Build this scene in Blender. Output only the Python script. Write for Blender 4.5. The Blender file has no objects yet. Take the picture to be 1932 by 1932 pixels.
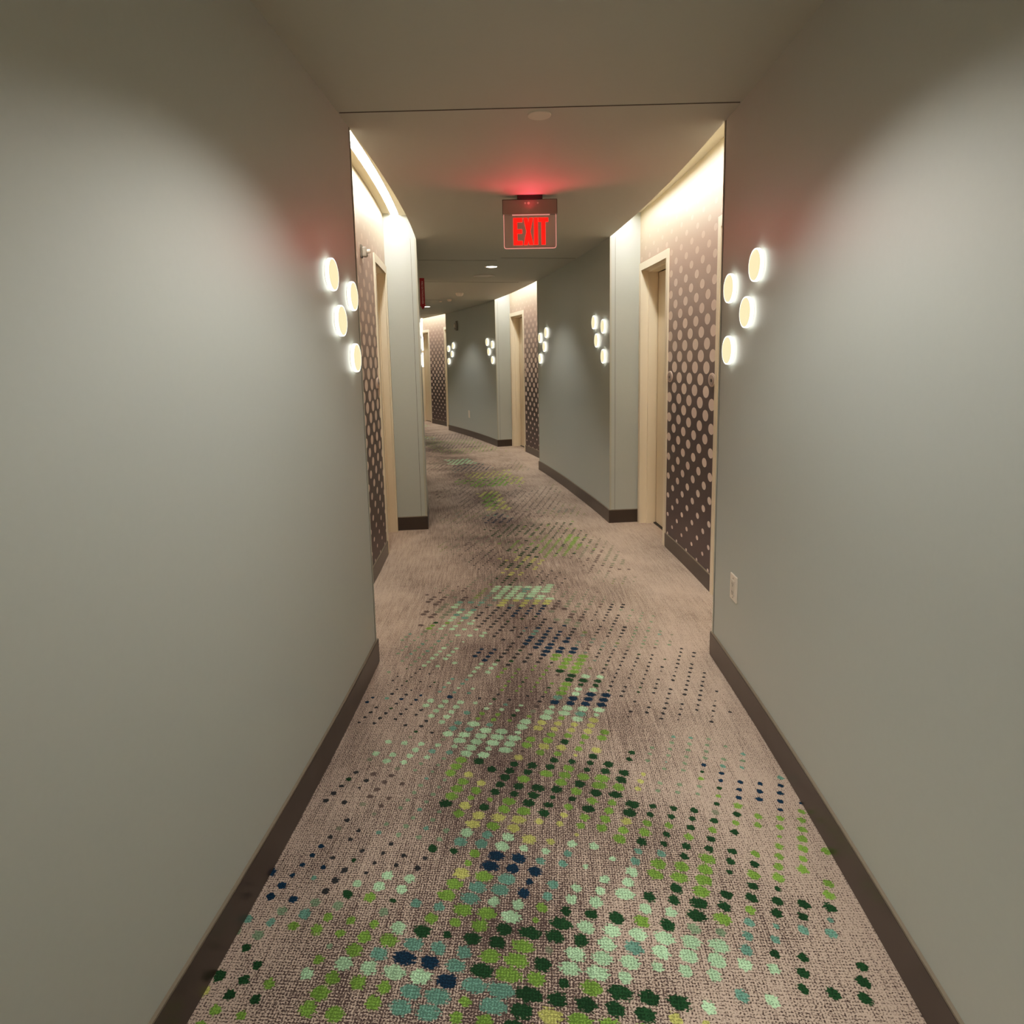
DL, DLN, REDP, EXPO, LEDP, GAM = 38.0, 76.0, 1.0, 0.68, 44.0, 1.0

import bpy, bmesh, math, random
from mathutils import Vector, Matrix
PI = math.pi
scene = bpy.context.scene
col = scene.collection
CX, CY = -25.167, 3.258           # centre of the curved corridor
R = math.radians
H = 2.561                          # corridor ceiling
HR = 2.765                         # raised ceiling over the door recesses
DEP = 0.27                         # recess depth
KO = [(-20, 26.165), (-0.43, 26.166), (5.46, 26.18), (8.2, 26.142), (12.12, 26.129), (17.75, 26.167), (40, 26.166)]
KI = [(-20, 24.455), (-0.47, 24.46), (5.62, 24.495), (12.2, 24.48), (40, 24.475)]
def interp(K, a):
    for (x0, y0), (x1, y1) in zip(K, K[1:]):
        if a <= x1:
            t = (a - x0) / (x1 - x0); t = max(0, t)
            return y0 + (y1 - y0) * t
    return K[-1][1]
def rr(side, a):                   # radius of the corridor wall at angle a (degrees)
    return interp(KO, a) if side > 0 else interp(KI, a)
def P(r, a, z=0.0):
    t = R(a)
    return Vector((CX + r * math.cos(t), CY + r * math.sin(t), z))
def lin(c):
    return tuple(((x / 255) / 12.92 if x / 255 <= 0.04045 else ((x / 255 + 0.055) / 1.055) ** 2.4) for x in c)

# ------------------------------------------------------------------ materials
def new_mat(name):
    m = bpy.data.materials.new(name); m.use_nodes = True
    nt = m.node_tree
    return m, nt, nt.nodes['Principled BSDF']
def N(nt, typ, **kw):
    n = nt.nodes.new(typ)
    for k, v in kw.items():
        setattr(n, k, v)
    return n
def math_(nt, op, a, b=None, c=None, clamp=False):
    n = nt.nodes.new('ShaderNodeMath'); n.operation = op; n.use_clamp = clamp
    for i, v in enumerate((a, b, c)):
        if v is None: continue
        if isinstance(v, (int, float)): n.inputs[i].default_value = v
        else: nt.links.new(v, n.inputs[i])
    return n.outputs[0]
def mixc(nt, f, a, b):
    n = nt.nodes.new('ShaderNodeMix'); n.data_type = 'RGBA'
    for i, v in ((0, f), (6, a), (7, b)):
        if isinstance(v, (int, float)): n.inputs[i].default_value = v
        elif isinstance(v, tuple): n.inputs[i].default_value = (*v, 1)
        else: nt.links.new(v, n.inputs[i])
    return n.outputs[2]
def ramp(nt, f, stops):
    n = nt.nodes.new('ShaderNodeValToRGB')
    e = n.color_ramp.elements
    while len(e) > 1: e.remove(e[0])
    e[0].position = stops[0][0]; e[0].color = (*stops[0][1], 1)
    for p, c in stops[1:]:
        x = e.new(p); x.color = (*c, 1)
    nt.links.new(f, n.inputs[0])
    return n.outputs[0]
def plain(name, rgb, rough=0.5, metal=0.0, var=0.03, scale=30, bump=0.0):
    m, nt, b = new_mat(name)
    tc = N(nt, 'ShaderNodeTexCoord'); no = N(nt, 'ShaderNodeTexNoise'); no.inputs['Scale'].default_value = scale
    nt.links.new(tc.outputs['Object'], no.inputs['Vector'])
    c = lin(rgb)
    lo = tuple(x * (1 - var) for x in c); hi = tuple(min(1, x * (1 + var)) for x in c)
    nt.links.new(mixc(nt, no.outputs[0], lo, hi), b.inputs['Base Color'])
    b.inputs['Roughness'].default_value = rough; b.inputs['Metallic'].default_value = metal
    if bump:
        bp = N(nt, 'ShaderNodeBump'); bp.inputs['Strength'].default_value = bump; bp.inputs['Distance'].default_value = 0.002
        nt.links.new(no.outputs[0], bp.inputs['Height']); nt.links.new(bp.outputs[0], b.inputs['Normal'])
    return m
def emis(name, rgb, strength, base=None, rough=0.5):
    m, nt, b = new_mat(name)
    b.inputs['Base Color'].default_value = (*lin(base or rgb), 1)
    b.inputs['Emission Color'].default_value = (*lin(rgb), 1)
    b.inputs['Emission Strength'].default_value = strength
    b.inputs['Roughness'].default_value = rough
    return m

M = {}
M['wall'] = plain('sage_wall_paint', (175, 181, 175), 0.42, var=0.02, scale=60, bump=0.05)
M['ceiling'] = plain('taupe_ceiling_paint', (184, 183, 172), 0.75, var=0.015, scale=40)
M['cove_paint'] = plain('cream_cove_paint', (215, 205, 180), 0.7, var=0.01)
M['frame'] = plain('cream_door_paint', (238, 224, 198), 0.42, var=0.015, scale=12)
M['leaf'] = plain('cream_door_leaf', (228, 212, 184), 0.45, var=0.03, scale=6)
M['base'] = plain('dark_brown_baseboard', (58, 48, 42), 0.3, var=0.06, scale=14)
M['basetop'] = plain('baseboard_lit_top', (128, 118, 102), 0.35)  # paler than the board: the lit line along its ledge is painted in
M['edge'] = plain('grey_corner_trim', (172, 172, 158), 0.35)
M['gap'] = plain('dark_gap', (48, 46, 42), 0.8)
M['seam'] = plain('ceiling_seam', (70, 62, 54), 0.8)
M['plate'] = plain('white_plastic', (226, 214, 198), 0.35)
M['platedark'] = plain('dark_slot', (90, 80, 72), 0.6)
M['white'] = plain('white_enamel', (205, 196, 182), 0.4)
M['matte'] = plain('matte_white_cover', (222, 212, 198), 0.95)
M['black'] = plain('black_metal', (14, 13, 13), 0.4)
M['steel'] = plain('brushed_steel', (140, 124, 114), 0.6, metal=0.2, scale=50)
M['chrome'] = plain('satin_chrome', (190, 188, 184), 0.25, metal=1.0)
M['darkbase'] = plain('black_brown_threshold', (40, 32, 28), 0.5)
M['led'] = emis('warm_led', (255, 245, 230), LEDP)
M['discface'] = emis('sconce_face', (255, 234, 172), 0.8, base=(60, 55, 45))
M['discring'] = emis('sconce_rim', (255, 250, 236), 2.1)
M['down'] = emis('downlight_lens', (255, 246, 230), 9.0)
M['red'] = emis('exit_letters', (255, 8, 4), 2.2, base=(120, 0, 0))
M['rededge'] = emis('lit_acrylic_edge', (255, 160, 150), 0.45, base=(200, 150, 145))
M['signred'] = plain('red_sign', (150, 12, 34), 0.4)
M['signwhite'] = plain('sign_white', (228, 190, 190), 0.45)
M['signface'] = plain('room_sign_grey', (168, 150, 142), 0.4)
M['signrim'] = plain('room_sign_rim', (214, 192, 180), 0.35)
M['signdot'] = plain('room_sign_centre', (74, 64, 62), 0.4)
M['strobe'] = plain('strobe_grey', (150, 142, 130), 0.35)
M['strobeback'] = plain('strobe_back', (92, 86, 76), 0.5)
# clear acrylic of the exit sign
m, nt, b = new_mat('clear_acrylic')
b.inputs['Base Color'].default_value = (*lin((190, 165, 158)), 1); b.inputs['Roughness'].default_value = 0.08
b.inputs['Alpha'].default_value = 0.34; M['acrylic'] = m

# dotted wallpaper: UV = (metres along the wall, metres up)
def dotted():
    m, nt, b = new_mat('dotted_wallpaper')
    uv = N(nt, 'ShaderNodeUVMap', uv_map='UVMap'); sp = N(nt, 'ShaderNodeSeparateXYZ'); nt.links.new(uv.outputs[0], sp.inputs[0])
    s, z = sp.outputs[0], sp.outputs[1]
    A, B = 0.2306, 0.1545
    S0, Z0 = 0.9775, 1.357
    kz = math_(nt, 'SUBTRACT', z, Z0)
    r_ = math_(nt, 'SUBTRACT', 1.0, math_(nt, 'MULTIPLY', math_(nt, 'ABSOLUTE', kz), 1.0))
    # dot radius: widest at eye height, shrinking downwards and upwards
    rad = ramp(nt, math_(nt, 'DIVIDE', z, 2.8), [(0.0, (0.006,)*3), (0.045, (0.0115,)*3), (0.22, (0.026,)*3), (0.43, (0.0385,)*3), (0.53, (0.0405,)*3), (0.62, (0.035,)*3), (0.72, (0.029,)*3), (0.8, (0.023,)*3), (0.9, (0.015,)*3), (1.0, (0.010,)*3)])
    rv = N(nt, 'ShaderNodeSeparateColor'); nt.links.new(rad, rv.inputs[0]); rad = rv.outputs[0]
    ds = []
    for (os, oz) in ((0, 0), (0.5, 0.5)):
        u = math_(nt, 'SUBTRACT', math_(nt, 'FRACT', math_(nt, 'ADD', math_(nt, 'DIVIDE', math_(nt, 'SUBTRACT', s, S0), A), 100.5 + os)), 0.5)
        v = math_(nt, 'SUBTRACT', math_(nt, 'FRACT', math_(nt, 'ADD', math_(nt, 'DIVIDE', kz, B), 100.5 + oz)), 0.5)
        du = math_(nt, 'MULTIPLY', u, A / 1.5); dv = math_(nt, 'MULTIPLY', v, B)
        ds.append(math_(nt, 'SQRT', math_(nt, 'ADD', math_(nt, 'MULTIPLY', du, du), math_(nt, 'MULTIPLY', dv, dv))))
    d = math_(nt, 'MINIMUM', ds[0], ds[1])
    mask = math_(nt, 'ADD', math_(nt, 'MULTIPLY', math_(nt, 'SUBTRACT', rad, d), 900), 0.5, clamp=True)
    bg = ramp(nt, math_(nt, 'DIVIDE', z, 2.8), [(0.0, lin((78, 62, 64))), (0.40, lin((84, 69, 68))), (0.50, lin((112, 96, 92))), (0.58, lin((140, 121, 114))), (0.68, lin((162, 142, 134))), (0.80, lin((172, 146, 133))), (0.92, lin((166, 149, 126))), (1.0, lin((150, 138, 112)))])  # printed gradient; top stops, dots included, darkened to offset the cove light
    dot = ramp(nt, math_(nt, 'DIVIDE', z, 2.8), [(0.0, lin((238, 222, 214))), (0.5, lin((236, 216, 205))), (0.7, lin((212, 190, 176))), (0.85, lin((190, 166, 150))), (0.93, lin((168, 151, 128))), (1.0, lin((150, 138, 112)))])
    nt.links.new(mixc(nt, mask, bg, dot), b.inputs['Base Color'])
    b.inputs['Roughness'].default_value = 0.45
    return m
M['dots'] = dotted()

def carpet():
    m, nt, b = new_mat('woven_carpet')
    at = N(nt, 'ShaderNodeAttribute', attribute_name='dotc')
    cell = N(nt, 'ShaderNodeUVMap', uv_map='cell'); met = N(nt, 'ShaderNodeUVMap', uv_map='met')
    sc_ = N(nt, 'ShaderNodeSeparateXYZ'); nt.links.new(cell.outputs[0], sc_.inputs[0])
    sm = N(nt, 'ShaderNodeSeparateXYZ'); nt.links.new(met.outputs[0], sm.inputs[0])
    u, v = sm.outputs[0], sm.outputs[1]
    # yarn: rows of short light and dark tufts
    def noise(sx, sy, scale, detail=1.0):
        mp = N(nt, 'ShaderNodeMapping'); mp.inputs['Scale'].default_value = (sx, sy, 1)
        nt.links.new(met.outputs[0], mp.inputs[0])
        no = N(nt, 'ShaderNodeTexNoise'); no.inputs['Scale'].default_value = scale; no.inputs['Detail'].default_value = detail
        nt.links.new(mp.outputs[0], no.inputs['Vector']); return no.outputs[0]
    n1 = noise(1.0, 1.35, 210, 1.5)
    n2 = noise(6, 0.35, 14, 1)        # lengthwise streaks
    n3 = noise(1, 1, 2.2, 2)          # large mottling
    n4 = noise(0.4, 3.0, 30, 1)       # crosswise rows
    row = math_(nt, 'SINE', math_(nt, 'MULTIPLY', v, 2 * PI / 0.0082))
    colm = math_(nt, 'SINE', math_(nt, 'MULTIPLY', u, 2 * PI / 0.0074))
    grid = math_(nt, 'MULTIPLY', math_(nt, 'ADD', row, colm), 0.055)
    au = math_(nt, 'ABSOLUTE', u)
    side = math_(nt, 'MULTIPLY', math_(nt, 'SUBTRACT', math_(nt, 'ABSOLUTE', math_(nt, 'SUBTRACT', u, -0.15)), 0.35), 0.22)
    val = math_(nt, 'ADD', n1, grid)
    val = math_(nt, 'ADD', val, math_(nt, 'MINIMUM', side, 0.12))
    val = math_(nt, 'ADD', val, math_(nt, 'MULTIPLY', math_(nt, 'SUBTRACT', n2, 0.5), 0.22))
    val = math_(nt, 'ADD', val, math_(nt, 'MULTIPLY', math_(nt, 'SUBTRACT', n3, 0.5), 0.3))
    val = math_(nt, 'ADD', val, math_(nt, 'MULTIPLY', math_(nt, 'SUBTRACT', n4, 0.5), 0.12))
    k = math_(nt, 'ADD', math_(nt, 'MULTIPLY', math_(nt, 'SUBTRACT', val, 0.515), 5.0), 0.5, clamp=True)
    yarn = mixc(nt, k, lin((66, 52, 50)), lin((190, 171, 156)))
    # dots woven into the pile
    rad = math_(nt, 'MULTIPLY', at.outputs['Alpha'], 0.1)
    du = math_(nt, 'DIVIDE', sc_.outputs[0], math_(nt, 'MAXIMUM', rad, 0.0005))
    dv = math_(nt, 'DIVIDE', sc_.outputs[1], math_(nt, 'MAXIMUM', math_(nt, 'MINIMUM', rad, 0.0205), 0.0005))
    d = math_(nt, 'SQRT', math_(nt, 'ADD', math_(nt, 'MULTIPLY', du, du), math_(nt, 'MULTIPLY', dv, dv)))
    fr = noise(1.0, 1.6, 95, 2)
    d = math_(nt, 'ADD', d, math_(nt, 'MULTIPLY', math_(nt, 'SUBTRACT', fr, 0.5), 1.5))
    mask = math_(nt, 'MULTIPLY', math_(nt, 'SUBTRACT', 1.0, d), 7.0, clamp=True)
    mask = math_(nt, 'MULTIPLY', mask, math_(nt, 'GREATER_THAN', rad, 0.003))
    tw = math_(nt, 'ADD', 0.5, math_(nt, 'MULTIPLY', k, 0.7))
    vm = N(nt, 'ShaderNodeVectorMath', operation='SCALE'); nt.links.new(at.outputs['Color'], vm.inputs[0]); nt.links.new(tw, vm.inputs['Scale'])
    nt.links.new(mixc(nt, mask, yarn, vm.outputs[0]), b.inputs['Base Color'])
    b.inputs['Roughness'].default_value = 0.95
    b.inputs['Specular IOR Level'].default_value = 0.15
    bp = N(nt, 'ShaderNodeBump'); bp.inputs['Strength'].default_value = 0.35; bp.inputs['Distance'].default_value = 0.003
    nt.links.new(k, bp.inputs['Height']); nt.links.new(bp.outputs[0], b.inputs['Normal'])
    return m
M['carpet'] = carpet()

# ------------------------------------------------------------------ mesh helpers
def link(name, me, mat, parent=None, smooth=False):
    o = bpy.data.objects.new(name, me); col.objects.link(o)
    for mm in (mat if isinstance(mat, (list, tuple)) else [mat]): me.materials.append(mm)
    if smooth:
        for p in me.polygons: p.use_smooth = True
    if parent: o.parent = parent
    return o
def from_bm(name, bm, mat, parent=None, smooth=False):
    bmesh.ops.recalc_face_normals(bm, faces=bm.faces)
    me = bpy.data.meshes.new(name); bm.to_mesh(me); bm.free()
    return link(name, me, mat, parent, smooth)
def tag(o, label, cat, group=None):
    o['label'] = label; o['category'] = cat
    if group: o['group'] = group
    return o
def struct(o, label=None, cat=None):
    o['kind'] = 'structure'
    if label: o['label'] = label
    if cat: o['category'] = cat
    return o
def empty(name, mat4):
    o = bpy.data.objects.new(name, None); col.objects.link(o); o.empty_display_size = 0.05
    o.matrix_world = mat4
    return o
def box(bm, c, s, bevel=0.0, mi=0):
    g = bmesh.ops.create_cube(bm, size=1.0)
    vs = g['verts']
    for v in vs: v.co = Vector((c[0] + v.co.x * s[0], c[1] + v.co.y * s[1], c[2] + v.co.z * s[2]))
    fs = {f for v in vs for f in v.link_faces}
    for f in fs: f.material_index = mi
    if bevel:
        es = {e for f in fs for e in f.edges}
        bmesh.ops.bevel(bm, geom=list(es), offset=bevel, segments=2, profile=0.5, affect='EDGES')
def lathe(bm, prof, seg=40, axis='Y', sx=1.0):
    # prof: list of (radius, depth); depth along the axis
    rings = []
    for r, d in prof:
        ring = []
        if r < 1e-6:
            ring = [bm.verts.new((0, d, 0) if axis == 'Y' else (0, 0, d))]
        else:
            for i in range(seg):
                t = 2 * PI * i / seg
                if axis == 'Y': ring.append(bm.verts.new((sx * r * math.cos(t), d, r * math.sin(t))))
                else: ring.append(bm.verts.new((r * math.cos(t), r * math.sin(t), d)))
        rings.append(ring)
    for a, b_ in zip(rings, rings[1:]):
        for i in range(seg):
            j = (i + 1) % seg
            if len(a) == 1 and len(b_) == 1: continue
            if len(a) == 1: bm.faces.new((a[0], b_[i], b_[j]))
            elif len(b_) == 1: bm.faces.new((a[i], a[j], b_[0]))
            else: bm.faces.new((a[i], a[j], b_[j], b_[i]))
def angs(a0, a1, step=0.35):
    n = max(1, int(math.ceil(abs(a1 - a0) / step)))
    return [a0 + (a1 - a0) * i / n for i in range(n + 1)]
def arcbox(bm, f0, f1, a0, a1, z0, z1, step=0.35, uvl=None, mi=0):
    """closed slab between radius functions f0 and f1, angles a0..a1, heights z0..z1"""
    A = angs(a0, a1, step); cols = []
    for a in A:
        cols.append([bm.verts.new(P(f(a), a, z)) for f, z in ((f0, z0), (f1, z0), (f1, z1), (f0, z1))])
    fs = []
    for c, d in zip(cols, cols[1:]):
        for i in range(4):
            j = (i + 1) % 4
            fs.append(bm.faces.new((c[i], c[j], d[j], d[i])))
    fs.append(bm.faces.new(cols[0])); fs.append(bm.faces.new(cols[-1][::-1]))
    for f in fs: f.material_index = mi
    if uvl is not None:
        for f in fs:
            for l in f.loops:
                x, y = l.vert.co.x - CX, l.vert.co.y - CY
                l[uvl].uv = (math.atan2(y, x) * 26.43, l.vert.co.z)
def K(r): return lambda a: r
def frame_at(side, a, z, off=0.0, base=None):
    """local frame on the corridor wall: +Y points out of the wall into the corridor, X along the wall, Z up"""
    r = (rr(side, a) if base is None else base) - side * off
    p = P(r, a, z); t = R(a)
    y = Vector((math.cos(t), math.sin(t), 0)) * (-side)
    zz = Vector((0, 0, 1)); x = y.cross(zz)
    m = Matrix((x, y, zz)).transposed().to_4x4(); m.translation = p
    return m

# ------------------------------------------------------------------ plan
BR = [-16.0, -13.0, -7.2, -0.43, 5.46, 12.12, 17.75, 24.71, 30.5, 36.0]      # section / recess boundaries, right
BL = [-16.0, -13.0, -7.25, -0.47, 5.62, 12.2, 17.8, 24.8, 30.6, 36.0]
# even intervals (0,2,4..) are full wall sections, odd ones are door recesses
def fr(side): return lambda a: rr(side, a)
def rec_r(side, a): return rr(side, a) + side * DEP

# ---- floor: one mesh of pattern cells; each cell carries the colour and size of its woven dot
STAMPS = [(0.634,9.698,0.513,0.573,'K',0.014),(0.243,8.258,0.497,0.852,'G',0.018),(0.217,8.22,0.306,0.284,'K',0.018),(-0.132,6.446,0.18,0.261,'M',0.03),(-0.07,5.825,0.254,0.298,'N',0.02),(0.084,4.914,0.282,0.467,'L',0.024),(-0.082,4.644,0.296,0.264,'G',0.026),(-0.144,3.588,0.136,0.455,'L',0.026),(-0.164,3.574,0.071,0.268,'G',0.03),(0.312,3.549,0.254,0.459,'K',0.013),(-0.351,3.818,0.101,0.712,'K',0.013),(-0.147,2.766,0.126,0.169,'N',0.022),(0.126,2.302,0.353,0.198,'D',0.02),(0.405,1.994,0.156,0.318,'D',0.016),(0.122,1.716,0.275,0.218,'G',0.02),(-0.015,1.618,0.125,0.106,'D',0.024),(0.418,1.898,0.04,0.154,'G',0.028),(-0.301,1.533,0.133,0.307,'K',0.012),(-0.065,1.239,0.135,0.211,'L',0.022),(-0.107,1.328,0.108,0.062,'D',0.02),(0.086,0.992,0.11,0.188,'K',0.013),(-0.19,0.986,0.073,0.076,'D',0.018),(-0.087,0.724,0.172,0.134,'M',0.034),(-0.108,0.574,0.174,0.053,'L',0.026),(-0.425,0.474,0.084,0.124,'T',0.026),(-0.461,0.335,0.07,0.1,'M',0.026),(-0.535,0.186,0.106,0.093,'G',0.024),(-0.519,0.172,0.06,0.052,'M',0.024),(-0.148,0.336,0.212,0.178,'K',0.016),(-0.073,0.438,0.128,0.071,'N',0.021),(-0.058,-0.059,0.228,0.227,'K',0.017),(0.02,0.034,0.108,0.173,'N',0.023),(0.084,-0.076,0.062,0.084,'N',0.029),(-0.309,-0.192,0.04,0.109,'N',0.019),(-0.635,-0.072,0.14,0.209,'S',0.014),(-0.536,-0.16,0.062,0.1,'M',0.019),(-0.388,0.106,0.066,0.088,'M',0.018),(0.357,0.201,0.088,0.216,'K',0.013),(0.517,0.22,0.082,0.243,'K',0.016),(0.568,0.173,0.082,0.229,'S',0.012),(0.121,-0.254,0.064,0.092,'G',0.033),(0.133,-0.411,0.06,0.053,'D',0.027),(0.093,-0.513,0.056,0.05,'G',0.03),(0.222,-0.491,0.061,0.055,'D',0.019),(0.192,-0.546,0.084,0.027,'M',0.024),(0.205,-0.364,0.045,0.026,'M',0.022),(-0.113,-0.406,0.13,0.121,'G',0.013),(-0.304,-0.303,0.066,0.069,'M',0.017),(-0.437,-0.474,0.081,0.08,'T',0.014),(0.513,-0.415,0.222,0.295,'K',0.011),(-0.63,-0.391,0.115,0.1,'K',0.009),(-0.651,-0.688,0.134,0.139,'K',0.011),(-0.456,-0.673,0.093,0.083,'M',0.022),(-0.446,-0.562,0.036,0.028,'N',0.022),(-0.697,-0.577,0.109,0.019,'N',0.013),(-0.18,-0.598,0.19,0.04,'K',0.012),(-0.184,-0.66,0.122,0.043,'M',0.015),(0.123,-0.612,0.126,0.04,'N',0.026),(0.072,-0.726,0.158,0.057,'M',0.03),(-0.221,-0.758,0.134,0.055,'G',0.016),(0.062,-0.894,0.169,0.118,'G',0.024),(0.079,-0.802,0.143,0.027,'L',0.024),(0.088,-0.985,0.112,0.04,'L',0.024),(-0.254,-0.892,0.136,0.095,'M',0.031),(-0.311,-0.997,0.102,0.044,'M',0.03),(-0.373,-0.752,0.028,0.06,'T',0.024),(-0.527,-0.994,0.134,0.069,'M',0.019),(-0.437,-1.242,0.08,0.186,'S',0.012),(-0.302,-1.141,0.074,0.12,'G',0.028),(-0.228,-1.102,0.066,0.058,'L',0.024),(-0.145,-1.03,0.08,0.029,'L',0.022),(-0.191,-1.196,0.08,0.035,'L',0.024),(-0.211,-1.238,0.056,0.034,'G',0.025),(-0.146,-1.14,0.082,0.068,'D',0.023),(0.109,-1.05,0.184,0.032,'D',0.024),(0.098,-1.175,0.136,0.084,'G',0.03),(-0.046,-1.246,0.056,0.103,'D',0.027),(0.085,-1.199,0.038,0.028,'D',0.026),(0.242,-1.117,0.044,0.052,'D',0.025),(0.24,-1.239,0.029,0.071,'D',0.026),(0.342,-1.016,0.045,0.032,'D',0.018),(0.332,-1.136,0.043,0.088,'L',0.015),(-0.295,-1.296,0.055,0.048,'G',0.025),(-0.256,-1.302,0.04,0.036,'L',0.026),(-0.164,-1.304,0.056,0.032,'D',0.025),(-0.135,-1.287,0.027,0.029,'G',0.028),(-0.0,-1.3,0.026,0.057,'D',0.024),(0.116,-1.294,0.09,0.036,'G',0.022),(0.153,-1.278,0.036,0.013,'D',0.025),(-0.194,-1.394,0.124,0.048,'L',0.029),(0.011,-1.408,0.08,0.064,'L',0.018),(0.22,-1.415,0.08,0.068,'G',0.024),(0.117,-1.401,0.025,0.023,'G',0.02),(0.335,-1.376,0.03,0.064,'G',0.018),(0.232,-1.357,0.034,0.018,'L',0.024),(-0.73,-1.227,0.053,0.136,'K',0.013),(-0.553,-1.504,0.148,0.071,'K',0.011),(-0.476,-1.399,0.122,0.042,'S',0.012),(0.56,-1.068,0.174,0.152,'S',0.012),(0.598,-1.17,0.064,0.124,'G',0.013),(0.607,-1.096,0.034,0.066,'N',0.013),(0.741,-1.212,0.09,0.08,'N',0.014),(-0.295,-1.453,0.034,0.028,'M',0.026),(-0.181,-1.462,0.079,0.024,'M',0.027),(-0.236,-1.453,0.042,0.018,'T',0.026),(0.496,-1.413,0.143,0.11,'D',0.017),(0.622,-1.348,0.038,0.017,'G',0.015),(0.722,-1.43,0.093,0.14,'G',0.018),(0.428,-1.398,0.034,0.028,'G',0.017),(-0.289,-1.502,0.032,0.032,'G',0.026),(-0.324,-1.51,0.044,0.032,'D',0.02),(0.001,-1.518,0.1,0.057,'M',0.02),(0.004,-1.574,0.055,0.093,'T',0.02),(0.15,-1.582,0.07,0.115,'M',0.022),(0.079,-1.628,0.03,0.037,'M',0.023),(0.274,-1.525,0.048,0.04,'T',0.019),(0.251,-1.602,0.034,0.056,'M',0.022),(0.365,-1.554,0.09,0.048,'G',0.027),(0.286,-1.646,0.03,0.044,'G',0.024),(0.349,-1.622,0.03,0.031,'D',0.022),(0.405,-1.638,0.037,0.039,'D',0.027),(0.397,-1.702,0.092,0.025,'G',0.029),(0.165,-1.676,0.058,0.024,'M',0.029),(0.221,-1.694,0.072,0.008,'M',0.022),(0.622,-1.651,0.154,0.09,'D',0.021),(0.669,-1.551,0.122,0.019,'G',0.02),(-0.155,-1.509,0.079,0.021,'N',0.029),(-0.185,-1.565,0.055,0.04,'N',0.031),(-0.1,-1.608,0.034,0.049,'N',0.024),(-0.15,-1.608,0.023,0.007,'T',0.03),(-0.274,-1.579,0.051,0.018,'L',0.029),(-0.272,-1.624,0.054,0.026,'G',0.031),(-0.315,-1.668,0.034,0.017,'G',0.033),(-0.182,-1.638,0.034,0.02,'T',0.031),(-0.249,-1.678,0.03,0.017,'T',0.031),(-0.185,-1.682,0.034,0.017,'M',0.033),(-0.074,-1.685,0.078,0.014,'M',0.023),(0.011,-1.694,0.022,0.016,'G',0.02),(-0.512,-1.63,0.093,0.025,'M',0.022),(-0.518,-1.681,0.094,0.02,'D',0.022),(-0.771,-1.672,0.092,0.056,'N',0.019),(-0.662,-1.628,0.031,0.048,'K',0.016),(-0.747,-1.55,0.041,0.053,'N',0.012),(-0.263,-1.71,0.033,0.022,'T',0.029),(-0.355,-1.714,0.059,0.03,'T',0.023),(-0.202,-1.731,0.04,0.019,'G',0.034),(-0.123,-1.729,0.04,0.021,'T',0.033),(-0.304,-1.754,0.05,0.016,'G',0.023),(-0.205,-1.769,0.032,0.017,'G',0.031),(0.011,-1.724,0.079,0.018,'D',0.022),(0.017,-1.753,0.042,0.021,'D',0.034),(0.168,-1.72,0.092,0.021,'D',0.027),(-0.62,-1.789,0.272,0.071,'S',0.02),(-0.551,-1.782,0.143,0.02,'G',0.02),(-0.41,-1.781,0.025,0.009,'M',0.024),(-0.726,-1.882,0.122,0.029,'D',0.018),(-0.548,-1.876,0.109,0.025,'G',0.02),(-0.458,-1.83,0.076,0.015,'G',0.025),(-0.315,-1.792,0.067,0.017,'D',0.028),(-0.177,-1.8,0.056,0.031,'D',0.029),(-0.309,-1.833,0.056,0.018,'T',0.028),(-0.055,-1.802,0.031,0.044,'D',0.035),(0.03,-1.808,0.04,0.034,'D',0.031),(0.108,-1.761,0.049,0.017,'M',0.031),(0.102,-1.801,0.038,0.023,'D',0.026),(0.073,-1.836,0.016,0.033,'M',0.03),(0.12,-1.844,0.036,0.022,'M',0.033),(0.224,-1.801,0.064,0.06,'M',0.031),(0.387,-1.804,0.087,0.042,'M',0.027),(0.34,-1.742,0.056,0.018,'D',0.024),(0.442,-1.746,0.048,0.014,'S',0.02),(0.621,-1.757,0.136,0.041,'T',0.021),(-0.414,-1.876,0.037,0.018,'T',0.025),(-0.323,-1.875,0.06,0.017,'N',0.035),(-0.226,-1.892,0.033,0.017,'T',0.034),(-0.335,-1.912,0.066,0.016,'M',0.035),(-0.241,-1.923,0.033,0.013,'N',0.034),(-0.341,-1.96,0.066,0.023,'T',0.036),(-0.164,-1.856,0.047,0.017,'G',0.031),(-0.153,-1.9,0.039,0.024,'G',0.037),(-0.09,-1.908,0.029,0.06,'G',0.036),(-0.167,-1.948,0.038,0.026,'T',0.037),(-0.023,-1.88,0.039,0.021,'D',0.032),(0.042,-1.876,0.027,0.02,'M',0.03),(0.107,-1.885,0.026,0.015,'M',0.035),(0.098,-1.928,0.158,0.03,'D',0.03),(0.211,-1.874,0.065,0.016,'M',0.021),(0.441,-1.893,0.107,0.047,'M',0.022),(0.29,-1.897,0.032,0.013,'D',0.02),(0.662,-1.85,0.102,0.054,'D',0.02),(-0.623,-1.93,0.04,0.017,'M',0.023),(-0.47,-1.906,0.047,0.02,'M',0.026),(-0.75,-1.961,0.084,0.047,'D',0.02),(-0.494,-1.956,0.077,0.036,'G',0.025)]
PAL = {'K': (44, 46, 48), 'N': (14, 44, 66), 'T': (98, 144, 128), 'M': (164, 204, 164), 'G': (112, 150, 62), 'L': (176, 178, 100), 'D': (26, 62, 34), 'S': (118, 140, 112)}
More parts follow.
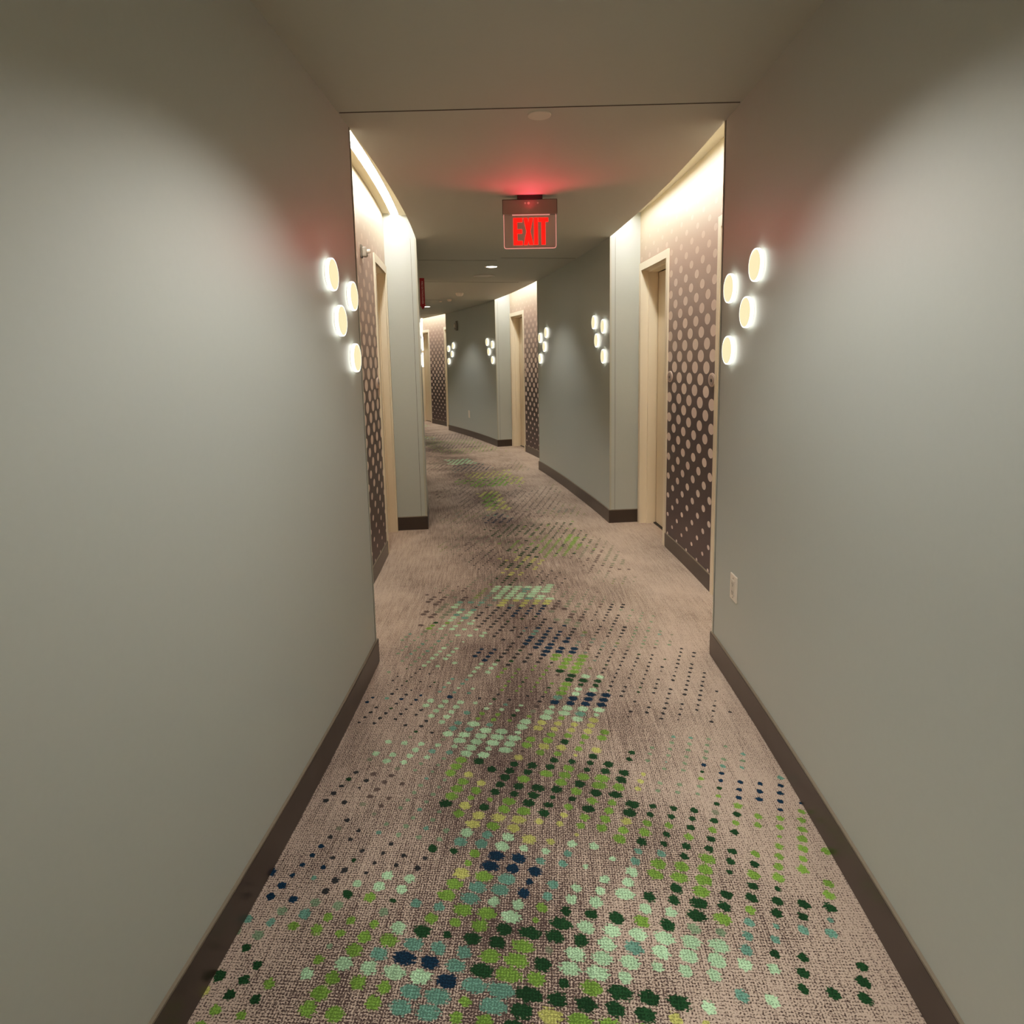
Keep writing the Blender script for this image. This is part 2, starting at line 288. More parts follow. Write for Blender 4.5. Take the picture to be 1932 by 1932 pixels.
def build_floor():
    rnd = random.Random(5)
    from mathutils import noise as mn
    RM = 25.3176; RMID = (26.16 + 24.475) / 2
    ca, cb, sh = 0.0675, 0.0415, 0.37 * 0.0415
    verts = []; faces = []; cc = []; cel = []; me_ = []
    v0 = R(-16.2) * 25.3; nrow = int((R(36.2) - R(-16.2)) * 25.3 / cb) + 1
    U = 1.34
    for j in range(nrow):
        v = v0 + j * cb
        drift = (j * sh) % ca
        n = int(2 * U / ca) + 2
        for i in range(n):
            u0 = -U - ca + i * ca + drift
            ua, ub = max(-U, u0), min(U, u0 + ca)
            if ub - ua < 1e-5: continue
            uc = u0 + ca / 2
            slope = -0.10 * (uc)             # rows run slightly skew
            b0 = len(verts)
            for (uu, vv) in ((ua, v), (ub, v), (ub, v + cb), (ua, v + cb)):
                a = math.degrees(vv / 25.3)
                verts.append(P(RMID + uu, a - math.degrees(0.115 * uu / 25.3), 0.0))
            faces.append((b0, b0 + 1, b0 + 2, b0 + 3))
            vc = v + cb / 2 - 0.115 * uc
            # which motif does this dot belong to
            jit = 0.4 * mn.noise(Vector((uc * 9, vc * 9, 1.3)))
            best = None
            for (su, sv, ru, rv, c, r) in STAMPS:
                q = max(abs(uc - su) / (ru + 0.015), abs(vc - sv) / (rv + 0.012))
                if q < 1.0 + jit: best = (c, r, q)
            nz = mn.noise(Vector((uc * 1.4 + 7, vc * 1.1, 0))); nc = mn.noise(Vector((uc * 2.1, vc * 1.5 + 40, 3)))
            inside = -4.9 < vc < -1.0 or vc < 12
            if best:
                c, r, q = best
                r = r * (0.93 if r > 0.024 else 0.84)
                r = r * (0.86 + 0.2 * rnd.random()) * (0.95 + 0.25 * mn.noise(Vector((uc * 6, vc * 6, 9))))
                if rnd.random() < 0.06: r *= 0.55
                if r < 0.02 and rnd.random() < 0.14: r = 0
                if rnd.random() < 0.10: c = {'G': 'D', 'L': 'G', 'M': 'T', 'T': 'M', 'D': 'G', 'N': 'T', 'K': 'D', 'S': 'T'}[c]
            else:
                c = 'K'; r = 0
                lim = 0.72
                if vc < -1.9 or vc > 9.0:      # beyond the mapped stretch: same pattern made from noise
                    dens = nz * 1.6 + 0.35 - abs(uc + 0.1) * 0.8
                    if dens > 0: r = 0.010 + 0.03 * min(1, dens)
                    c = 'NTMGLDGS'[int((nc + 0.6) / 1.2 * 7.99) % 8]
                elif abs(uc) < lim:
                    dens = nz * 0.9 + 0.16 - abs(uc) * 0.2
                    if dens > 0.0 and rnd.random() < 0.7:
                        r = 0.008 + 0.012 * min(1, dens * 2); c = 'KSSKSGT'[int((nc + 0.6) / 1.2 * 6.99) % 7]
            if abs(uc) > 0.86: r = 0
            rgb = lin(PAL[c])
            if best is None and -1.9 <= vc <= 9.0:   # faint, half-buried dots
                base = lin((120, 100, 92)); rgb = tuple(0.5 * x + 0.5 * y for x, y in zip(rgb, base))
            va = 1 + 0.25 * (rnd.random() - 0.5)
            rgb = tuple(x * va for x in rgb)
            for (uu, vv) in ((ua, v), (ub, v), (ub, v + cb), (ua, v + cb)):
                cc.extend((*rgb, r * 10))
                cel.extend((uu - uc, vv - (v + cb / 2))); me_.extend((uu, vv - 0.115 * uu))
    me = bpy.data.meshes.new('floor'); me.from_pydata(verts, [], faces)
    ca_ = me.color_attributes.new('dotc', 'FLOAT_COLOR', 'CORNER'); ca_.data.foreach_set('color', cc)
    l1 = me.uv_layers.new(name='cell'); l1.data.foreach_set('uv', cel)
    l2 = me.uv_layers.new(name='met'); l2.data.foreach_set('uv', me_)
    bm = bmesh.new(); bm.from_mesh(me)
    bmesh.ops.remove_doubles(bm, verts=bm.verts, dist=1e-5)
    for f in bm.faces:
        f.normal_update()
        if f.normal.z < 0: f.normal_flip()
    bm.to_mesh(me); bm.free()
    return struct(link('floor', me, M['carpet']))
build_floor()

# ---- corridor ceiling slab with its soffit sides
bm = bmesh.new()
A = angs(-16.2, 36.2, 0.3); NU = 4; low = []; 
for a in A:
    low.append([bm.verts.new(P(rr(-1, a) + (rr(1, a) - rr(-1, a)) * i / NU, a, H)) for i in range(NU + 1)] + [bm.verts.new(P(rr(1, a), a, 2.95)), bm.verts.new(P(rr(-1, a), a, 2.95))])
for c, d in zip(low, low[1:]):
    n = len(c)
    for i in range(n): bm.faces.new((c[i], c[(i + 1) % n], d[(i + 1) % n], d[i]))
bm.faces.new(low[0]); bm.faces.new(low[-1][::-1])
struct(from_bm('ceiling', bm, M['ceiling']))

# ---- seams in the ceiling
def seam(a, u0, u1, name='trim_1', w=0.007):
    bm = bmesh.new(); RM = 25.3176
    arcbox(bm, K(RM + u0), K(RM + u1), a, a + math.degrees(w / 25.3), H - 0.0015, H + 0.002, mi=0)
    return struct(from_bm(name, bm, M['seam']))
k = 1
for a, u0, u1 in ((-0.9, -0.852, 0.842), (8.0, 0.02, 0.812), (8.35, -0.83, 0.0), (12.5, -0.83, 0.6), (18.1, -0.83, -0.1), (24.9, -0.83, 0.83)):
    seam(a, u0, u1, 'trim_%d' % k); k += 1

# ---- wall sections, recess walls, baseboards, corner trims
HEADZ = 2.262; FW = 0.05; JD = 0.14
DOORN = [1]; TRIM = [k]
def arcdeg(m): return math.degrees(m / 26.4)
def section(side, a0, a1, name):
    bm = bmesh.new()
    arcbox(bm, fr(side), lambda a: rec_r(side, a) + side * 0.0, a0, a1, 0.0, 2.95)
    struct(from_bm(name, bm, M['wall']))
    # baseboard wrapping the section and both returns
    t = 0.011; e = arcdeg(t)
    bm = bmesh.new()
    hh = 0.118
    for (z0, z1, mi, ex) in ((0.0, hh, 0, 0.0), (hh, hh + 0.006, 1, -0.002)):
        arcbox(bm, lambda a: rr(side, a) - side * (t + ex), lambda a: rr(side, a) + side * 0.001, a0 - e, a1 + e, z0, z1, mi=mi)
        for (b0, b1) in ((a0 - e, a0), (a1, a1 + e)):
            arcbox(bm, lambda a: rr(side, a) + side * 0.001, lambda a: rec_r(side, a) - side * 0.002, b0, b1, z0, z1, mi=mi)
    struct(from_bm('baseboard_' + ('right' if side > 0 else 'left'), bm, [M['base'], M['basetop']]))
    # metal corner edges: a pale bead on the corner and the dark joint beside it
    for a, sg in ((a0, 1), (a1, -1)):
        bm = bmesh.new()
        w = arcdeg(0.010); g = arcdeg(0.004)
        lo, hi = sorted((a - sg * arcdeg(0.002), a + sg * w))
        arcbox(bm, lambda x: rr(side, x) - side * 0.003, lambda x: rr(side, x) + side * 0.012, lo, hi, 0.124, H - 0.001, mi=0)
        lo, hi = sorted((a + sg * w, a + sg * (w + g)))
        arcbox(bm, lambda x: rr(side, x) - side * 0.0006, lambda x: rr(side, x) + side * 0.002, lo, hi, 0.124, H - 0.001, mi=1)
        # joint line on the return face
        lo, hi = sorted((a, a - sg * arcdeg(0.0006)))
        arcbox(bm, lambda x: rr(side, x) + side * 0.045, lambda x: rr(side, x) + side * 0.0475, lo, hi, 0.124, H - 0.001, mi=2)
        struct(from_bm('trim_%d' % TRIM[0], bm, [M['edge'], M['gap'], M['seam']])); TRIM[0] += 1

def door(side, d0, d1, hinge_far):
    """cream door in the recess wall between angles d0 and d1 (outer frame edges)"""
    n = DOORN[0]; DOORN[0] += 1
    root = empty('door_%d' % n, frame_at(side, (d0 + d1) / 2, 0, base=rec_r(side, (d0 + d1) / 2)))
    struct(root)
    inv = root.matrix_world.inverted()
    def put(name, bm, mat):
        for v in bm.verts: v.co = inv @ v.co
        return from_bm(name, bm, mat, root)
    f = arcdeg(FW); rs = lambda a: rec_r(side, a)
    i0, i1 = d0 + f, d1 - f
    bm = bmesh.new()
    pr = 0.012
    # face casing
    for (a, b_, z0, z1) in ((d0, i0, 0, HEADZ + FW + 0.012), (i1, d1, 0, HEADZ + FW + 0.012), (i0, i1, HEADZ, HEADZ + FW + 0.012)):
        arcbox(bm, lambda x: rs(x) - side * pr, lambda x: rs(x) + side * 0.004, a, b_, z0, z1)
        arcbox(bm, lambda x: rs(x) - side * 0.003, lambda x: rs(x) + side * (JD + 0.03), *( (a, b_) if z0 else ((a + f * 0.3, b_) if a == d0 else (a, b_ - f * 0.3))), z0, z1 if not z0 else HEADZ + 0.03)
    # stop bead inside the jamb
    s = arcdeg(0.016)
    for (a, b_, z0, z1) in ((i0, i0 + s, 0, HEADZ), (i1 - s, i1, 0, HEADZ), (i0 + s, i1 - s, HEADZ - 0.016, HEADZ)):
        arcbox(bm, lambda x: rs(x) + side * 0.055, lambda x: rs(x) + side * (JD - 0.002), a, b_, z0, z1)
    put('door_frame', bm, M['frame'])
    bm = bmesh.new()
    arcbox(bm, lambda x: rs(x) + side * JD, lambda x: rs(x) + side * (JD + 0.045), i0 + s + arcdeg(0.006), i1 - s - arcdeg(0.006), 0.012, HEADZ - 0.022)
    leaf = put('door_leaf', bm, M['leaf'])
    bm = bmesh.new()
    arcbox(bm, lambda x: rs(x) + side * (JD - 0.02), lambda x: rs(x) + side * (JD + 0.06), i0, i1, 0.0, 0.010)
    put('threshold', bm, M['darkbase'])
    # lever set with card reader on the leaf
    hx = -side * (R(i1 - i0) * 13.2 - 0.085)
    bm = bmesh.new()
    box(bm, (hx, -JD + 0.010, 1.0), (0.06, 0.02, 0.24), 0.006)
    pl = from_bm('lock_plate', bm, M['chrome'], root)
    bm = bmesh.new()
    sgn = -1 if hx > 0 else 1
    box(bm, (hx, -JD + 0.04, 0.95), (0.016, 0.05, 0.016), 0.003)
    box(bm, (hx + sgn * 0.05, -JD + 0.062, 0.95), (0.12, 0.012, 0.018), 0.004)
    lever = from_bm('door_handle', bm, M['chrome'], pl)
    return root

def recess(side, a0, a1, name, far=True):
    rs = lambda a: rec_r(side, a)
    back = lambda a: rec_r(side, a) + side * 0.03
    e = arcdeg(0.012)
    dw = arcdeg(0.79)
    doors = []
    n0, n1 = a0 + 0.17, a0 + 0.17 + dw      # near door
    f0, f1 = a1 - 0.03 - dw, a1 - 0.03      # far door
    if name == 'fixed': pass
    bm = bmesh.new(); uvl = bm.loops.layers.uv.new('UVMap')
    f = arcdeg(FW)
    spans = [(a0, n0 + f * 0.3, 0), (n0 + f * .3, n1 - f * .3, HEADZ + 0.03), (n1 - f * .3, f0 + f * .3, 0), (f0 + f * .3, f1 - f * .3, HEADZ + 0.03), (f1 - f * .3, a1, 0)]
    for (x, y, z0) in spans:
        arcbox(bm, rs, back, x, y, z0, HR, uvl=uvl, step=0.3)
    struct(from_bm('wall_' + name, bm, M['dots']))
    # backing behind the openings so no dark void is seen
    bm = bmesh.new()
    hh = 0.108
    for (z0, z1, mi, ex) in ((0.0, hh, 0, 0.0), (hh, hh + 0.006, 1, -0.002)):
        arcbox(bm, lambda a: rs(a) - side * (0.010 + ex), lambda a: rs(a) + side * 0.001, n1 + 0.002, f0 - 0.002, z0, z1, mi=mi)
    struct(from_bm('baseboard_' + name, bm, [M['base'], M['basetop']]))
    door(side, n0, n1, False); door(side, f0, f1, True)
    # raised ceiling over the recess
    bm = bmesh.new()
    arcbox(bm, lambda a: rr(side, a) + side * 0.0, lambda a: back(a), a0, a1, HR, HR + 0.05)
    struct(from_bm('ceiling', bm, M['cove_paint']))
    return (n0, n1, f0, f1)

rec_info = {}
for side, B, nm in ((1, BR, 'right'), (-1, BL, 'left')):
    for i in range(len(B) - 1):
        if i % 2 == 0: section(side, B[i], B[i + 1], 'wall_' + nm)
        else: rec_info[(side, i)] = recess(side, B[i], B[i + 1], nm)
# end walls closing the corridor
for a, nm in ((-16.2, 'wall_back'), (36.0, 'wall_front')):
    bm = bmesh.new()
    arcbox(bm, K(24.15), K(26.48), a, a + 0.2, 0, 2.95)
    struct(from_bm(nm, bm, M['wall']))

# ------------------------------------------------------------------ linear cove lights
def cove(side, a0, a1, label):
    mid = (a0 + a1) / 2
    root = empty('cove_light', frame_at(side, mid, HR))
    inv = root.matrix_world.inverted()
    e = arcdeg(0.01)
    c0, c1 = (0.055, 0.115) if side > 0 else (0.135, 0.200)
    bm = bmesh.new()
    arcbox(bm, lambda a: rr(side, a) + side * c0, lambda a: rr(side, a) + side * c1, a0 + e, a1 - e, HR - 0.006, HR - 0.001)
    for v in bm.verts: v.co = inv @ v.co
    from_bm('diffuser', bm, M['led'], root)
    bm = bmesh.new()
    for (x, y, h) in ((0.0005, 0.018, 0.030), (0.03, c0, 0.016), (c1, c1 + 0.012, 0.012)):
        arcbox(bm, lambda a: rr(side, a) + side * x, lambda a: rr(side, a) + side * y, a0 + e, a1 - e, HR - h, HR - 0.0005)
    for v in bm.verts: v.co = inv @ v.co
    from_bm('housing_rail', bm, M['cove_paint'], root)
    tag(root, label, 'cove light', 'linear cove lights over the door recesses')
NAMES = {(1, 3): 'warm linear cove light above the near right door recess', (-1, 3): 'bright linear cove light above the near left door recess',
         (1, 5): 'linear cove light above the middle right door recess beyond the exit sign', (-1, 5): 'linear cove light above the middle left recess hidden by the curve',
         (1, 7): 'linear cove light above the farthest right door recess', (-1, 7): 'linear cove light above the farthest left recess',
         (1, 1): 'linear cove light above the right recess behind the viewpoint', (-1, 1): 'linear cove light above the left recess behind the viewpoint'}
for side, B in ((1, BR), (-1, BL)):
    for i in (1, 3, 5, 7):
        cove(side, B[i], B[i + 1], NAMES[(side, i)])

# ------------------------------------------------------------------ round wall lights
def make_wall_light():
    root = empty('wall_light', Matrix.Identity(4))
    bm = bmesh.new(); lathe(bm, [(0, 0.0005), (0.046, 0.0005), (0.046, 0.012), (0, 0.012)]); from_bm('mount', bm, M['white'], root)
    bm = bmesh.new(); lathe(bm, [(0, 0.008), (0.060, 0.008), (0.0635, 0.010), (0.0640, 0.018), (0.0630, 0.0225), (0.0600, 0.0235), (0.0590, 0.021), (0, 0.020)], 48, sx=1.08)
    from_bm('glowing_rim', bm, M['discring'], root, smooth=True)
    bm = bmesh.new(); lathe(bm, [(0.0588, 0.0205), (0.0582, 0.0235), (0.04, 0.0250), (0.02, 0.0258), (0, 0.026)], 48, sx=1.08)
    from_bm('face', bm, M['discface'], root, smooth=True)
    return root
proto = make_wall_light(); used = [False]
def clone(src):
    r = src.copy(); col.objects.link(r)
    for ch in list(src.children):
        c = ch.copy(); col.objects.link(c); c.parent = r
    return r
OFF = [(1.07, 1.856, 'topmost'), (0.375, 1.801, 'second'), (0.86, 1.681, 'third'), (0.375, 1.530, 'lowest')]
def cluster(side, edge, sgn, where, group):
    for d, z, pos in OFF:
        o = proto if not used[0] else clone(proto); used[0] = True
        o.matrix_world = frame_at(side, edge + sgn * d, z)
        tag(o, 'round wall light, %s of four %s' % (pos, where), 'wall light', group)
cluster(1, BR[3], -1, 'on the near right wall', 'wall lights on the near right wall')
cluster(-1, BL[3], -1, 'on the near left wall', 'wall lights on the near left wall')
cluster(1, BR[4], 1, 'nearer the exit sign on the curved wall', 'wall lights at the near end of the curved right wall')
cluster(1, BR[5], -1, 'at the far end of the curved wall', 'wall lights at the far end of the curved right wall')
cluster(-1, BL[4], 1, 'seen edge-on behind the left pillar', 'wall lights behind the left pillar')
cluster(1, BR[6], 1, 'on the farthest wall, right cluster', 'wall lights at the near end of the farthest wall')
cluster(1, BR[7], -1, 'on the farthest wall, left cluster', 'wall lights at the far end of the farthest wall')

# ------------------------------------------------------------------ exit sign
def poly_prism(bm, pts, y0, y1):
    a = [bm.verts.new((x, y0, z)) for x, z in pts]; b_ = [bm.verts.new((x, y1, z)) for x, z in pts]
    bm.faces.new(a); bm.faces.new(b_[::-1]); n = len(pts)
    for i in range(n): bm.faces.new((a[i], a[(i + 1) % n], b_[(i + 1) % n], b_[i]))
# local frame: +X to the right, -Y towards the viewer, Z up, origin at the ceiling
root = empty('exit_sign', Matrix.Translation((0.147, 4.32, H)) @ Matrix.Rotation(R(0.8), 4, 'Z'))
tag(root, 'clear edge-lit EXIT sign with red letters hanging from the corridor ceiling', 'exit sign')
bm = bmesh.new(); box(bm, (0.0, 0.0, -0.0142), (0.165, 0.075, 0.027), 0.003); from_bm('ceiling_canopy', bm, M['black'], root)
bm = bmesh.new(); box(bm, (0, 0, -0.071), (0.352, 0.046, 0.088), 0.002); hs = from_bm('housing', bm, M['steel'], root)
bm = bmesh.new(); box(bm, (0, 0, -0.0265), (0.354, 0.048, 0.003)); box(bm, (-0.1765, 0, -0.071), (0.003, 0.048, 0.088)); box(bm, (0.1765, 0, -0.071), (0.003, 0.048, 0.088)); from_bm('dark_edge_trim', bm, M['black'], hs)
for x, r_, mt in ((-0.03, 0.0055, 'white'), (-0.008, 0.008, 'white'), (0.052, 0.0055, 'white')):
    bm = bmesh.new(); lathe(bm, [(0, -0.026), (r_, -0.0255), (r_, -0.022), (0, -0.022)], 16)
    for v in bm.verts: v.co.x += x; v.co.z -= 0.049
    from_bm('indicator_stud', bm, M[mt], hs)
# acrylic blade with rounded lower corners
W2, T0, B0, RC = 0.172, -0.115, -0.330, 0.016
pts = [(-W2, T0), (-W2, B0 + RC)]
for i in range(1, 7): t = PI + i * PI / 12; pts.append((-W2 + RC + RC * math.cos(t), B0 + RC + RC * math.sin(t)))
for i in range(0, 7): t = 1.5 * PI + i * PI / 12; pts.append((W2 - RC + RC * math.cos(t), B0 + RC + RC * math.sin(t)))
pts.append((W2, T0))
bm = bmesh.new(); poly_prism(bm, pts, -0.004, 0.004); blade = from_bm('acrylic_blade', bm, M['acrylic'], root)
bm = bmesh.new()
w = 0.0035
for (x0, z0), (x1, z1) in list(zip(pts, pts[1:])):
    d = Vector((x1 - x0, z1 - z0)); L = d.length; d.normalize(); nx, nz = d.y * w, -d.x * w
    poly_prism(bm, [(x0, z0), (x1, z1), (x1 - nx, z1 - nz), (x0 - nx, z0 - nz)], -0.0046, 0.0046)
poly_prism(bm, [(-0.115, T0), (0.13, T0), (0.13, T0 - 0.0045), (-0.115, T0 - 0.0045)], -0.0048, 0.0048)
from_bm('lit_edge', bm, M['rededge'], blade)
# letters
zt, zb = -0.137, -0.307; h = zt - zb
def rect(x0, x1, z0, z1): return [(x0, z0), (x1, z0), (x1, z1), (x0, z1)]
def letter(polys):
    bm = bmesh.new()
    for pl in polys: poly_prism(bm, pl, -0.0068, -0.0048)
    return from_bm('letter', bm, M['red'], root)
x = -0.108
letter([rect(x, x + 0.024, zb, zt), rect(x + .024, x + 0.058, zt - 0.026, zt), rect(x + .024, x + 0.056, zb + h / 2 - 0.013, zb + h / 2 + 0.013), rect(x + .024, x + 0.058, zb, zb + 0.026)])
x0, x1, st = -0.042, 0.020, 0.025
letter([[(x0, zb), (x0 + st, zb), (x1, zt), (x1 - st, zt)], [(x1 - st, zb), (x1, zb), (x0 + st, zt), (x0, zt)]])
letter([rect(0.026, 0.051, zb, zt)])
letter([rect(0.075, 0.100, zb, zt - 0.026), rect(0.056, 0.119, zt - 0.026, zt)])

# second sign: flag-shaped red extinguisher sign past the left pillar
def text_mesh(body, size, name, mat, parent, mtx):
    cu = bpy.data.curves.new('txt', 'FONT'); cu.body = body; cu.size = size; cu.align_x = 'CENTER'; cu.align_y = 'CENTER'; cu.extrude = 0.0004
    to = bpy.data.objects.new('txt', cu); col.objects.link(to)
    dg = bpy.context.evaluated_depsgraph_get(); me = bpy.data.meshes.new_from_object(to.evaluated_get(dg))
    bpy.data.objects.remove(to); 
    me.transform(mtx)
    return link(name, me, mat, parent)
sg = empty('wall_sign', frame_at(-1, 7.0, 2.16, off=0.001))
tag(sg, 'narrow red arrow sign with pale lettering projecting beyond the left pillar', 'sign')
bm = bmesh.new()
poly_prism(bm, [(-0.003, 0)] , 0, 0) if False else None
def yz_prism(bm, pts, x0, x1):
    a = [bm.verts.new((x0, y, z)) for y, z in pts]; b_ = [bm.verts.new((x1, y, z)) for y, z in pts]
    bm.faces.new(a); bm.faces.new(b_[::-1]); n = len(pts)
    for i in range(n): bm.faces.new((a[i], a[(i + 1) % n], b_[(i + 1) % n], b_[i]))
yz_prism(bm, [(0.006, 0.145), (0.052, 0.145), (0.052, -0.105), (0.060, -0.105), (0.029, -0.150), (0.001, -0.105), (0.006, -0.105)], -0.003, 0.003)
from_bm('sign_plate', bm, M['signred'], sg)
for sx in (-1, 1):
    mt = Matrix.Translation((sx * 0.0034, 0.029, 0.01)) @ Matrix.Rotation(PI / 2 * sx, 4, 'Z') @ Matrix.Rotation(PI / 2, 4, 'X') @ Matrix.Rotation(-PI / 2, 4, 'Z')
    text_mesh('FIRE EXTINGUISHER', 0.024, 'lettering', M['signwhite'], sg, mt)

# ------------------------------------------------------------------ ceiling fixtures
def ceil_mat(a, u): return Matrix.Translation(P(25.3176 + u, a, H)) @ Matrix.Rotation(R(a), 4, 'Z')
def disc_thing(name, a, u, prof, mat, label, cat, part=None, group=None):
    root = empty(name, ceil_mat(a, u))
    bm = bmesh.new(); lathe(bm, prof, 40, axis='Z'); from_bm(part or 'cover', bm, mat, root, smooth=False)
    tag(root, label, cat, group); return root
o = disc_thing('ceiling_cover', -0.70, 0.0, [(0, -0.004), (0.050, -0.004), (0.052, -0.001), (0.052, -0.0001), (0, 0.0)], M['matte'], 'pale round flush cover plate on the near ceiling beside the seam', 'ceiling cover', 'cover_plate')
def downlight(a, u, label, power):
    root = empty('downlight', ceil_mat(a, u))
    bm = bmesh.new(); lathe(bm, [(0.066, -0.0004), (0.078, -0.0006), (0.076, -0.006), (0.066, -0.005), (0.060, -0.0008)], 40, axis='Z'); from_bm('trim_ring', bm, M['white'], root)
    bm = bmesh.new(); lathe(bm, [(0, -0.0035), (0.060, -0.0015), (0.061, -0.0005)], 40, axis='Z'); from_bm('lens', bm, M['down'], root)
    tag(root, label, 'downlight', 'ceiling downlights')
    L = bpy.data.lights.new('downlight_beam', 'SPOT'); L.energy = power; L.spot_size = R(128 if a < 0 else 112); L.spot_blend = 0.55; L.color = (1.0, 0.96, 0.9); L.shadow_soft_size = 0.05
    lo = bpy.data.objects.new('downlight_beam', L); col.objects.link(lo); lo.location = P(25.3176 + u, a, H - 0.012); lo.parent = root
    lo.matrix_parent_inverse = root.matrix_world.inverted()
    return root
downlight(9.37, 0.0, 'lit round downlight on the dark ceiling just beyond the exit sign', DL)
downlight(21.0, -0.03, 'small lit downlight far along the curve beside the red sign', DL)
downlight(-3.7, 0.0, 'round downlight above the near corridor walls', DLN)
o = disc_thing('ceiling_speaker', 11.06, 0.02, [(0, -0.004), (0.115, -0.004), (0.118, -0.010), (0.132, -0.010), (0.135, -0.001)], M['white'], 'flat round ceiling speaker behind the nearer lit downlight', 'speaker', 'grille')
o = disc_thing('smoke_detector', 15.6, 0.02, [(0, -0.045), (0.040, -0.045), (0.055, -0.030), (0.062, -0.012), (0.064, -0.0004)], M['matte'], 'white smoke detector on the ceiling before the farthest wall, larger of two', 'smoke detector', 'detector_body')
o = disc_thing('smoke_detector', 17.85, 0.06, [(0, -0.034), (0.024, -0.034), (0.034, -0.024), (0.040, -0.008), (0.041, -0.0004)], M['matte'], 'small white ceiling sensor behind the larger smoke detector', 'smoke detector', 'detector_body')
o = disc_thing('ceiling_cover', 18.6, -0.02, [(0, -0.012), (0.022, -0.012), (0.026, -0.0002), (0, -0.0001)], M['plate'], 'tiny white ceiling sprinkler cover far along the curve', 'ceiling cover', 'cover_plate')

# ------------------------------------------------------------------ wall devices
def outlet(side, a, z, w, h, label, blank=False):
    root = empty('wall_outlet' if not blank else 'blank_wall_plate', frame_at(side, a, z))
    bm = bmesh.new(); box(bm, (0, 0.004, 0), (w, 0.007, h), 0.0025); pl = from_bm('plate', bm, M['plate'], root)
    if not blank:
        bm = bmesh.new(); box(bm, (0, 0.0085, 0), (w * 0.46, 0.004, h * 0.58), 0.001); rc = from_bm('receptacle', bm, M['white'], root)
        for zz in (0.019, -0.019):
            bm = bmesh.new()
            for xx, hh in ((-0.0065, 0.009), (0.0065, 0.011)): box(bm, (xx, 0.0107, zz), (0.0022, 0.0008, hh))
            box(bm, (0, 0.0107, zz - 0.010), (0.005, 0.0008, 0.004)); from_bm('socket_slots', bm, M['platedark'], rc)
        for zz in (0.045, -0.045):
            bm = bmesh.new(); lathe(bm, [(0.003, 0.0075), (0.003, 0.0085), (0, 0.0088)], 12)
            for v in bm.verts: v.co.z += zz
            from_bm('screw', bm, M['steel'], root)
    tag(root, label, 'outlet' if not blank else 'wall plate')
outlet(1, -1.09, 0.466, 0.085, 0.120, 'white duplex wall outlet low on the near right wall')
outlet(1, 21.69, 0.455, 0.10, 0.15, 'small white plate low on the farthest curved wall', blank=True)

def horn(side, a, z, base, label, s=1.0):
    root = empty('alarm_strobe', frame_at(side, a, z, base=base))
    bm = bmesh.new(); box(bm, (0, 0.006, 0), (0.12 * s, 0.010, 0.20 * s), 0.003); from_bm('backplate', bm, M['strobeback'], root)
    bm = bmesh.new(); box(bm, (0, 0.026, -0.012 * s), (0.105 * s, 0.03, 0.155 * s), 0.008); from_bm('horn_body', bm, M['strobe'], root)
    bm = bmesh.new(); box(bm, (0, 0.052, 0.0), (0.055 * s, 0.028, 0.06 * s), 0.009); from_bm('strobe_lens', bm, M['plate'], root)
    bm = bmesh.new(); lathe(bm, [(0.026 * s, 0.042), (0.024 * s, 0.045), (0, 0.046)], 20)
    for v in bm.verts: v.co.z -= 0.058 * s
    from_bm('grille', bm, M['strobeback'], root)
    tag(root, label, 'fire alarm')
horn(1, 23.1, 2.26, None, 'grey wall-mounted fire alarm strobe high on the farthest curved wall')
horn(-1, 2.72, 2.25, rec_r(-1, 2.72), 'small pale alarm strobe on the dotted wall of the near left recess', 0.42)

# round room signs that sit in the place of a dot
def room_sign(side, a, z, label):
    root = empty('room_sign', frame_at(side, a, z, base=rec_r(side, a)))
    sx = 1.42
    bm = bmesh.new(); lathe(bm, [(0, 0.0005), (0.0435, 0.0005), (0.0435, 0.005), (0.036, 0.0062), (0.035, 0.005), (0, 0.005)], 40, sx=sx); from_bm('sign_rim', bm, M['signrim'], root)
    bm = bmesh.new(); lathe(bm, [(0, 0.0075), (0.031, 0.0075), (0.0325, 0.005)], 40, sx=sx); from_bm('sign_face', bm, M['signface'], root)
    bm = bmesh.new(); lathe(bm, [(0, 0.0088), (0.010, 0.0088), (0.011, 0.0074)], 24, sx=sx)
    for v in bm.verts: v.co.z -= 0.003
    from_bm('number_badge', bm, M['signdot'], root)
    tag(root, label, 'room sign', 'round room signs on the dotted walls')
for (side, i), (n0, n1, f0, f1) in rec_info.items():
    if i < 3 or i > 7: continue
    wh = {3: 'near', 5: 'middle', 7: 'farthest'}[i] + (' right' if side > 0 else ' left')
    room_sign(side, f0 - 0.13, 1.36, 'round grey room sign beside the far door of the %s recess' % wh)
    room_sign(side, n1 + 0.16, 1.36, 'round grey room sign beside the near door of the %s recess' % wh)

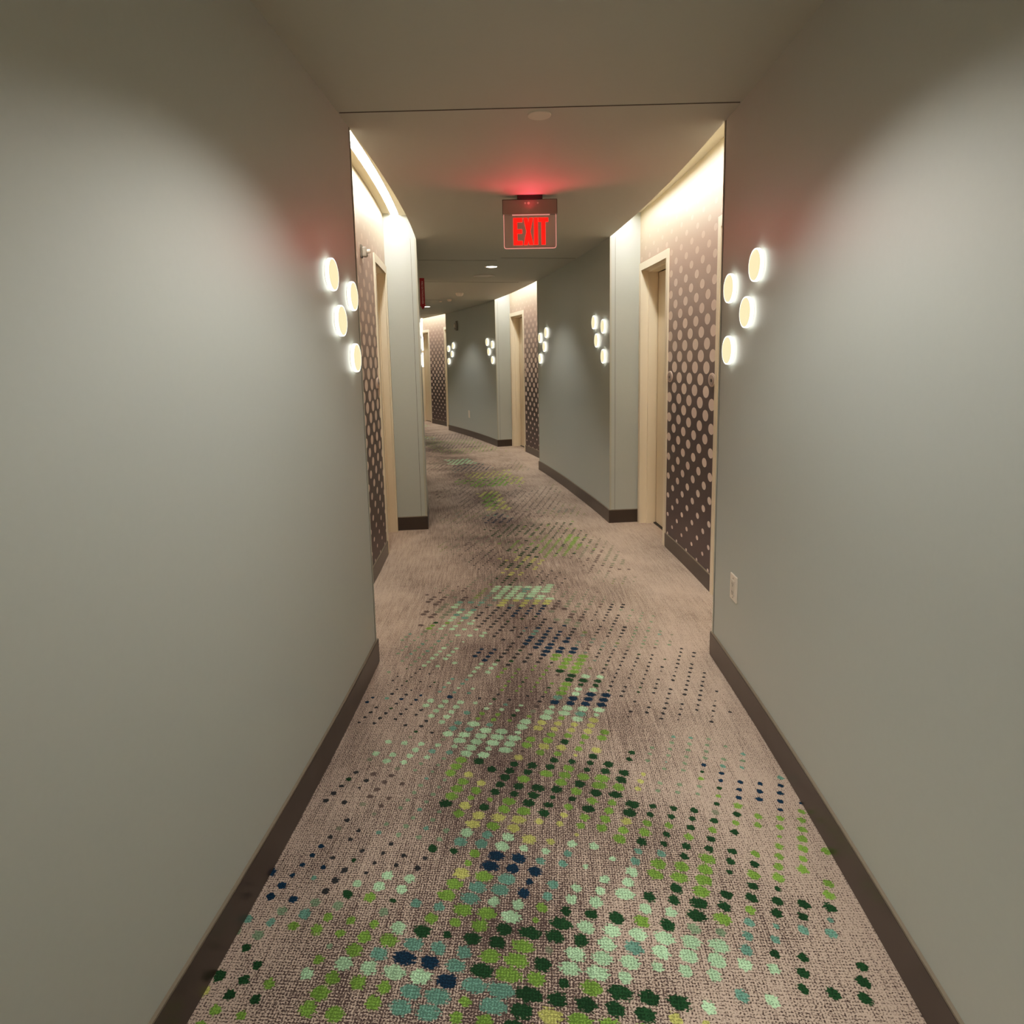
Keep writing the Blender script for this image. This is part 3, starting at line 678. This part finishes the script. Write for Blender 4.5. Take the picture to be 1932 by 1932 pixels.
# ------------------------------------------------------------------ extra lamps
def point(loc, e, c, rad=0.05):
    L = bpy.data.lights.new('lamp', 'POINT'); L.energy = e; L.color = c; L.shadow_soft_size = rad
    o = bpy.data.objects.new('lamp', L); col.objects.link(o); o.location = loc; return o
def redspot(loc, direction, e, size):
    L = bpy.data.lights.new('exit_sign_lamp', 'SPOT'); L.energy = e; L.color = (1.0, 0.04, 0.08); L.shadow_soft_size = 0.03; L.spot_size = R(size); L.spot_blend = 0.6
    o = bpy.data.objects.new('exit_sign_lamp', L); col.objects.link(o); o.location = loc
    o.rotation_euler = Vector(direction).to_track_quat('-Z', 'Y').to_euler()
redspot((0.147, 4.27, H - 0.10), (0, -0.75, 1.0), REDP, 150)
redspot((0.147, 4.22, H - 0.30), (0, -1, 0.15), REDP * 3.5, 172)
world = bpy.data.worlds.new('World'); scene.world = world; world.use_nodes = True
world.node_tree.nodes['Background'].inputs[0].default_value = (0.9, 0.95, 1.0, 1); world.node_tree.nodes['Background'].inputs[1].default_value = 0.0

# ------------------------------------------------------------------ camera
p, ro = 0.13916811, 0.020301967
Fw = Vector((0, math.cos(p), -math.sin(p))); Up = Vector((0, math.sin(p), math.cos(p))); X = Vector((1, 0, 0))
rt = X * math.cos(ro) - Up * math.sin(ro); up = X * math.sin(ro) + Up * math.cos(ro)
cam = bpy.data.cameras.new('camera'); co = bpy.data.objects.new('camera', cam); col.objects.link(co)
m = Matrix((rt, up, -Fw)).transposed().to_4x4(); m.translation = (0, 0, 1.5); co.matrix_world = m
cam.sensor_width = 36; cam.lens = 36 * 1200 / 1932; cam.shift_y = (850 - 966) / 1932; cam.clip_start = 0.05
scene.camera = co
scene.view_settings.view_transform = 'AgX' if False else 'Standard'
scene.view_settings.look = 'None'; scene.view_settings.exposure = EXPO; scene.view_settings.gamma = GAM
scene.cycles.max_bounces = 12; scene.cycles.diffuse_bounces = 8; scene.cycles.sample_clamp_indirect = 5.0

vs = scene.view_settings; vs.use_curve_mapping = True
cm = vs.curve_mapping; cm.use_clip = False; cm.white_level = (4, 4, 4)
cv = cm.curves[3]
PTS = [(0, 0), (0.025, 0.1), (0.05, 0.195), (0.1, 0.36), (0.175, 0.55), (0.3, 0.75), (0.5, 0.9), (1, 1)]
cv.points[0].location = PTS[0]; cv.points[1].location = PTS[-1]
for q in PTS[1:-1]: cv.points.new(*q)
cm.update()
